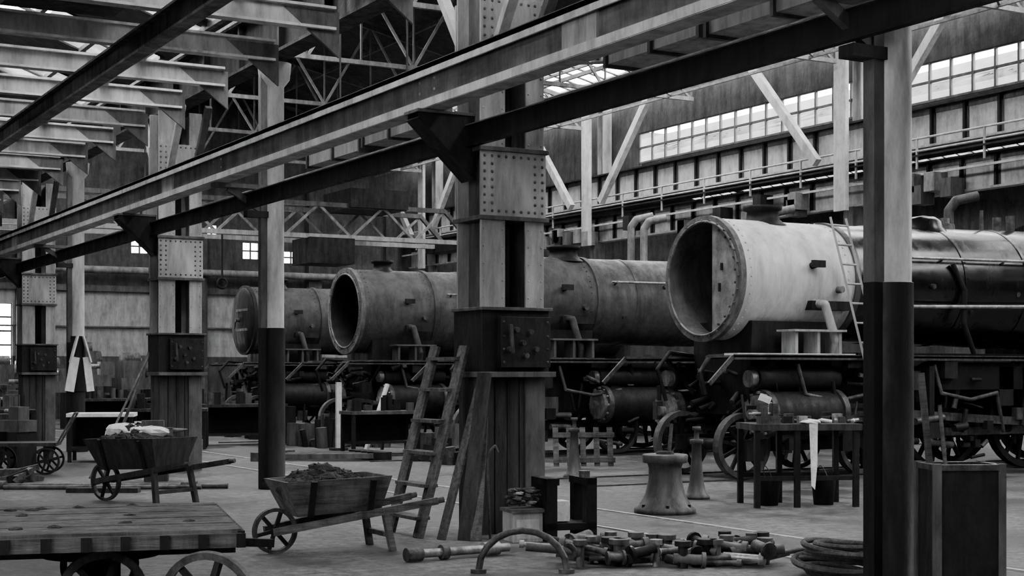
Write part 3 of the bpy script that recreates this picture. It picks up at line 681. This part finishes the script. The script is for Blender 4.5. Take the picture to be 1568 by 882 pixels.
b = B('timber_trestle_box', (6.93, 11.6, 0), -10)
b.bb(-.36, -.08, -.12, .16, .0, .26, steel_light); b.bb(-.33, -.11, -.125, -.11, .03, .2, steel_pale); b.bb(-.38, -.06, -.14, .18, .26, .29, wood_mid)
for x, y in ((-.02, -.15), (-.02, .15), (.36, -.15), (.36, .15)): b.bb(x-.05, x+.05, y-.05, y+.05, 0, .56, steel_black)
b.bb(-.07, .41, -.2, .2, .1, .16, steel_black); b.bb(.3, .41, -.2, .2, .5, .56, steel_black); b.bb(-.07, .05, -.2, .2, .5, .56, steel_black)
b.cyl((.33,-.1,.56), (.33,-.1,.62), .05, iron_worn); b.box((.1,0,.26), (.18,.18,.18), rag)
for i in range(26): b.ball((-.22+random.uniform(-.13,.13), random.uniform(-.08,.1), .32+random.uniform(0,.14)), (.05,.04,.02), random.choice([iron_worn, iron_worn, coal, coal, steel_light]), 8, 5, .2)
b.finish()
b = B('iron_poker_rod', (6.52, 11.9, 0)); b.path([(0,0,.0),(-.02,.02,.7),(.0,.0,.8),(.05,0,.84),(.08,0,.78)], .012, iron_worn); b.finish()

# ------------------------------------------------------------------ foreground scrap
b = B('machined_axle_shaft', (5.15, 10.75, 0), 4)
b.cyl((0,0,.06), (.95,0,.06), .035, iron_bright); b.cyl((-.02,0,.06), (.12,0,.06), .055, iron_worn); b.cyl((.3,0,.06), (.36,0,.06), .06, iron_worn); b.cyl((.7,0,.06), (.85,0,.06), .055, iron_bright); b.finish()
b = B('bent_pipe_hoop', (5.62, 9.75, 0), -30)
pts = [(.33*-math.cos(math.pi*i/10), 0, .3*math.sin(math.pi*i/10)+.02) for i in range(11)]
b.path(pts, .026, iron_worn); b.cyl((-.33,0,0),(-.33,0,.03),.06,iron_worn); b.cyl((.33,0,0),(.33,0,.03),.06,iron_worn); b.finish()
b = B('pipe_fittings_scrap_pile', (6.95, 9.8, 0), -29)
for i in range(90):
    x = random.uniform(-.85, .85); y = random.uniform(-.45, .3); a = random.uniform(0, math.pi); l = random.uniform(.1, .45); r = random.uniform(.02, .05)
    z = r+random.uniform(0, .09); m = random.choice([iron_worn, iron_worn, steel_mid, steel_dark, iron_bright if i % 3 == 0 else iron_worn])
    p = Vector((x, y, z)); q = p+Vector((math.cos(a)*l, math.sin(a)*l*.5, random.uniform(-.01, .05)))
    b.cyl(p, q, r, m, seg=12); b.cyl(p, p+(q-p)*.12, r*1.5, m, seg=12)
    if i % 4 == 0: b.cyl(q-(q-p)*.12, q, r*1.6, m, seg=12)
    if i % 5 == 0: b.cyl((x, y, .0), (x, y, .2), r, m, seg=12); b.cyl((x, y, .17), (x, y, .21), r*1.7, m, seg=12)
b.finish()
b = B('coiled_hose', (7.62, 8.45, 0))
for i in range(10):
    b.torus((random.uniform(-.05,.05), random.uniform(-.05,.05), .03+i*.022), (random.uniform(-.12,.12), random.uniform(-.12,.12), 1), .34-random.uniform(0,.12), .022, rope, 36, 6)
b.path([(.3,0,.2),(.42,.1,.24),(.5,.0,.12),(.62,-.1,.03)], .02, rope); b.finish()

b = B('steel_scrap_bin', (6.95, 6.68, 0), -25)
hx, hy = .2, .16
for s in (-1, 1):
    b.bb(s*hx-.01, s*hx+.01, -hy, hy, .04, .93, steel_dark); b.bb(-hx, hx, s*hy-.01, s*hy+.01, .04, .93, steel_dark)
    for t in (-1, 1): b.bb(s*hx-.022, s*hx+.022, t*hy-.022, t*hy+.022, 0, .95, steel_mid)
    b.bb(-hx-.02, hx+.02, s*hy-.02, s*hy+.02, .91, .945, iron_worn); b.bb(s*hx-.02, s*hx+.02, -hy, hy, .91, .945, iron_worn)
b.bb(-hx, hx, -hy, hy, .04, .06, steel_dark); b.bb(-hx+.01, hx-.01, -hy+.01, hy-.01, .06, .85, steel_black)
b.bar((-.15, .08, .85), (-.2, .12, 1.5), .04, .02, wood_mid); b.cyl((-.05,.08,.85), (-.08,.12,1.3), .012, wood_mid)
b.finish()
b = B('iron_stand_post', (7.3, 6.35, 0)); b.cyl((0,0,0),(0,0,.03),.08,steel_dark); b.cyl((0,0,0),(0,0,1.55),.03,steel_dark); b.bb(-.02,.2,-.02,.02,1.1,1.15,steel_dark); b.bar((0,0,1.5),(.15,-.05,1.62),.03,.03,iron_worn); b.finish()
b = B('stacked_machine_parts', (7.85, 6.35, 0), -25)
b.bb(-.25,.25,-.2,.2,0,.5,steel_dark); b.cyl((-.05,0,.5),(-.05,0,.75),.18,steel_dark,seg=28); b.cyl((-.05,0,.75),(-.05,0,.8),.22,iron_worn,seg=28)
b.bb(-.24,.22,-.18,.17,.2,.26,iron_worn); b.finish()

# ------------------------------------------------------------------ mid-distance clutter
b = B('slatted_pallet', (12.9, 20.4, 0), -25)
for i in range(5): b.bar((-.45+i*.22,0,0), (-.45+i*.22,.18,.62), .09, .02, wood_mid)
for z in (.1,.5): b.bar((-.5,z*.29-.03,z), (.5,z*.29-.03,z), .03, .08, wood_mid)
b.finish()
b = B('white_measuring_post', (11.4, 26.9, 0)); b.bb(-.05,.05,-.04,.04,0,1.32,paper); b.bb(-.15,.15,-.12,.12,0,.05,wood_dark); b.finish()
b = B('leaning_timber_baton', (12.0, 26.4, 0)); b.bar((-.3,-.1,0),(.25,.1,1.28),.07,.06,paper); b.bar((.25,.1,1.28),(.25,.35,0),.05,.05,wood_dark); b.finish()
def bench(name, loc, rz, w, d, h, topm, items=10, legs=steel_dark):
    b = B(name, loc, rz); b.bb(-w/2,w/2,-d/2,d/2,h-.06,h,topm)
    for x in (-w/2+.05, w/2-.05):
        for y in (-d/2+.05, d/2-.05): b.bb(x-.03,x+.03,y-.03,y+.03,0,h-.06,legs)
    b.bb(-w/2+.05,w/2-.05,-d/2+.05,d/2-.05,.2,.24,legs); b.bb(-w/2+.05,w/2-.05,d/2-.06,d/2-.04,.2,h-.06,steel_black)
    for i in range(items):
        x = random.uniform(-w/2+.1,w/2-.1); y = random.uniform(-d/2+.08,d/2-.08); z = random.uniform(.04,.3)
        if i % 2: b.bb(x-.07,x+.07,y-.05,y+.05,h,h+z,random.choice([iron_worn,steel_dark,steel_mid]))
        else: b.cyl((x,y,h),(x,y,h+z),random.uniform(.03,.08),random.choice([iron_worn,steel_mid,steel_dark]))
    return b.finish()
bench('white_topped_table', (6.55, 25.7, 0), -20, 1.1, .8, .82, paper, 0)
bench('tool_bench', (11.6, 25.4, 0), 0, 1.4, .6, .8, steel_mid, 14)
bench('tool_bench', (5.0, 27.5, 0), -10, 1.6, .7, .85, steel_dark, 18)
bench('tool_bench', (10.6, 30.2, 0), 0, 1.8, .7, .85, wood_dark, 18)
bench('tool_bench', (9.4, 35.5, 0), 0, 2.2, .8, .9, wood_dark, 20)
bench('tool_bench', (6.9, 37.8, 0), 0, 1.8, .8, .95, wood_dark, 20)
bench('tool_bench', (8.7, 29.2, 0), -20, 1.6, .8, .8, wood_dark, 18)
def machine(loc, rz, s):
    b = B('belt_driven_lathe', loc, rz)
    b.bb(-.8*s,.8*s,-.2*s,.2*s,.65*s,.85*s,steel_mid)
    for x in (-.65,.65): b.bb((x-.12)*s,(x+.12)*s,-.22*s,.22*s,0,.65*s,steel_dark)
    b.bb(-.75*s,-.35*s,-.18*s,.18*s,.85*s,1.15*s,steel_mid); b.cyl((-.35*s,0,1.0*s),(-.25*s,0,1.0*s),.15*s,iron_worn,seg=24); b.cyl((-.7*s,0,1.18*s),(-.4*s,0,1.18*s),.12*s,iron_worn,seg=24)
    b.bb(.45*s,.7*s,-.12*s,.12*s,.85*s,1.08*s,steel_mid); b.cyl((.25*s,0,1.0*s),(.46*s,0,1.0*s),.04*s,iron_bright); b.bb(0,.25*s,-.25*s,.2*s,.85*s,.95*s,iron_worn); b.wheel((.1*s,-.27*s,.8*s),(0,1,0),.1*s,.02,iron_worn,4,.015,.02,.015)
    b.finish()
machine((5.3, 29.8, 0), -30, 1.0); machine((4.6, 24.6, 0), -60, .9); machine((8.6, 41, 0), 0, 1.5); machine((10.6, 45, 0), 0, 1.7)
machine((12.3, 42, 0), 10, 1.6); machine((9.0, 47.5, 0), 0, 1.8); machine((6.5, 35, 0), -20, 1.3); machine((12.5, 47.5, 0), 0, 1.9)

b = B('pedestal_anvil_vice', (6.0, 20.6, 0), -20)
b.bb(-.16,.16,-.16,.16,0,.5,wood_dark); b.bb(-.12,.12,-.1,.1,.5,.62,steel_dark); b.bb(-.25,.22,-.09,.09,.62,.74,iron_worn); b.cyl((.2,0,.69),(.42,0,.71),.05,iron_worn,.01); b.bb(-.2,.1,-.08,.08,.74,.84,steel_mid); b.cyl((-.3,0,.8),(.1,0,.8),.03,iron_bright); b.finish()
b = B('leaning_iron_bars', (6.2, 22.1, 0))
for dx, dy, x1 in ((-.9,-.6,.24),(-.6,-.2,.26),(-.45,.2,.26)): b.cyl((dx,dy,0),(x1,.5,1.9+dx*.2),.018,iron_worn,seg=8)
b.finish()
b = B('long_shafts_on_floor', (5.0, 19.3, 0), -30)
b.cyl((-1.6,.1,.04),(1.5,.15,.04),.035,iron_worn); b.cyl((-1.3,-.15,.04),(1.2,-.05,.04),.03,steel_mid); b.cyl((-1.5,.1,.05),(-1.35,.1,.05),.06,iron_worn); b.cyl((.9,.14,.05),(1.1,.145,.05),.06,iron_worn); b.bb(-.4,.5,-.5,-.35,0,.06,wood_dark); b.finish()
b = B('connecting_rods_on_floor', (9.9, 24.2, 0), -28)
for i in range(5):
    y = -.4+i*.2; b.bar((-1+.1*i,y,.08),(1.1-.12*i,y+.1,.08),.1,.08,steel_mid); b.cyl((-1+.1*i,y,0),(-1+.1*i,y,.15),.13,iron_worn); b.cyl((1.1-.12*i,y+.1,0),(1.1-.12*i,y+.1,.15),.16,steel_dark)
b.finish()
def pile(name, loc, sx, sy, n, hmax=.3):
    b = B(name, loc)
    for i in range(n):
        x = random.uniform(-sx,sx); y = random.uniform(-sy,sy); r = random.uniform(.04,.15); z = random.uniform(.05,hmax); m = random.choice([iron_worn,steel_dark,steel_mid,steel_dark])
        b.cyl((x,y,0),(x+random.uniform(-.1,.1),y,z),r,m,seg=14)
        if i % 3 == 0: b.bar((x,y,r),(x+random.uniform(.2,.6),y+random.uniform(-.3,.3),r+.1),.08,.08,m)
        if i % 4 == 1: b.bb(x-.15,x+.15,y-.1,y+.1,0,z,m)
    b.finish()
pile('brake_gear_pile', (11.7, 22.3, 0), .6, .8, 30); pile('spring_and_axlebox_pile', (12.0, 28.5, 0), .7, 1.0, 40, .7)
pile('casting_pile', (12.1, 33.6, 0), .6, 1.4, 40, .8); pile('scrap_iron_pile', (8.6, 32.0, 0), .5, 1.2, 26, .5); pile('scrap_iron_pile', (3.9, 21.5, 0), .6, .5, 18, .25)
pile('bogie_parts_pile', (12.3, 24.2, 0), .35, .35, 20, .6)
b = B('small_hand_cart', (4.7, 23.0, 0), -20)
b.bb(-.5,.5,-.3,.3,.42,.47,wood_dark)
for x in (-.35,.35):
    for y in (-.28,.28): b.wheel((x,y,.2),(0,1,0),.2,.05,steel_dark,6,.03,.04,.03)
for x in (-.35,.35): b.bb(x-.04,x+.04,-.25,.25,.2,.42,steel_dark)
b.path([(.5,-.2,.45),(.75,-.2,.9),(.75,.2,.9),(.5,.2,.45)],.015,iron_worn); b.finish()

# ------------------------------------------------------------------ lighting: bright overcast sky through the roof glazing
w = bpy.data.worlds.new('overcast_sky'); scene.world = w; w.use_nodes = True
w.node_tree.nodes['Background'].inputs['Color'].default_value = (1, 1, 1, 1)
w.node_tree.nodes['Background'].inputs['Strength'].default_value = 22.0

# ------------------------------------------------------------------ camera
cam = bpy.data.cameras.new('camera'); co = bpy.data.objects.new('camera', cam); scene.collection.objects.link(co)
co.location = (0, 0, 1.5); co.rotation_euler = (math.radians(90), 0, math.radians(-29.55))
cam.sensor_width = 36; cam.lens = 36*2300/1568; cam.shift_y = 130/1568; cam.clip_end = 300
scene.camera = co
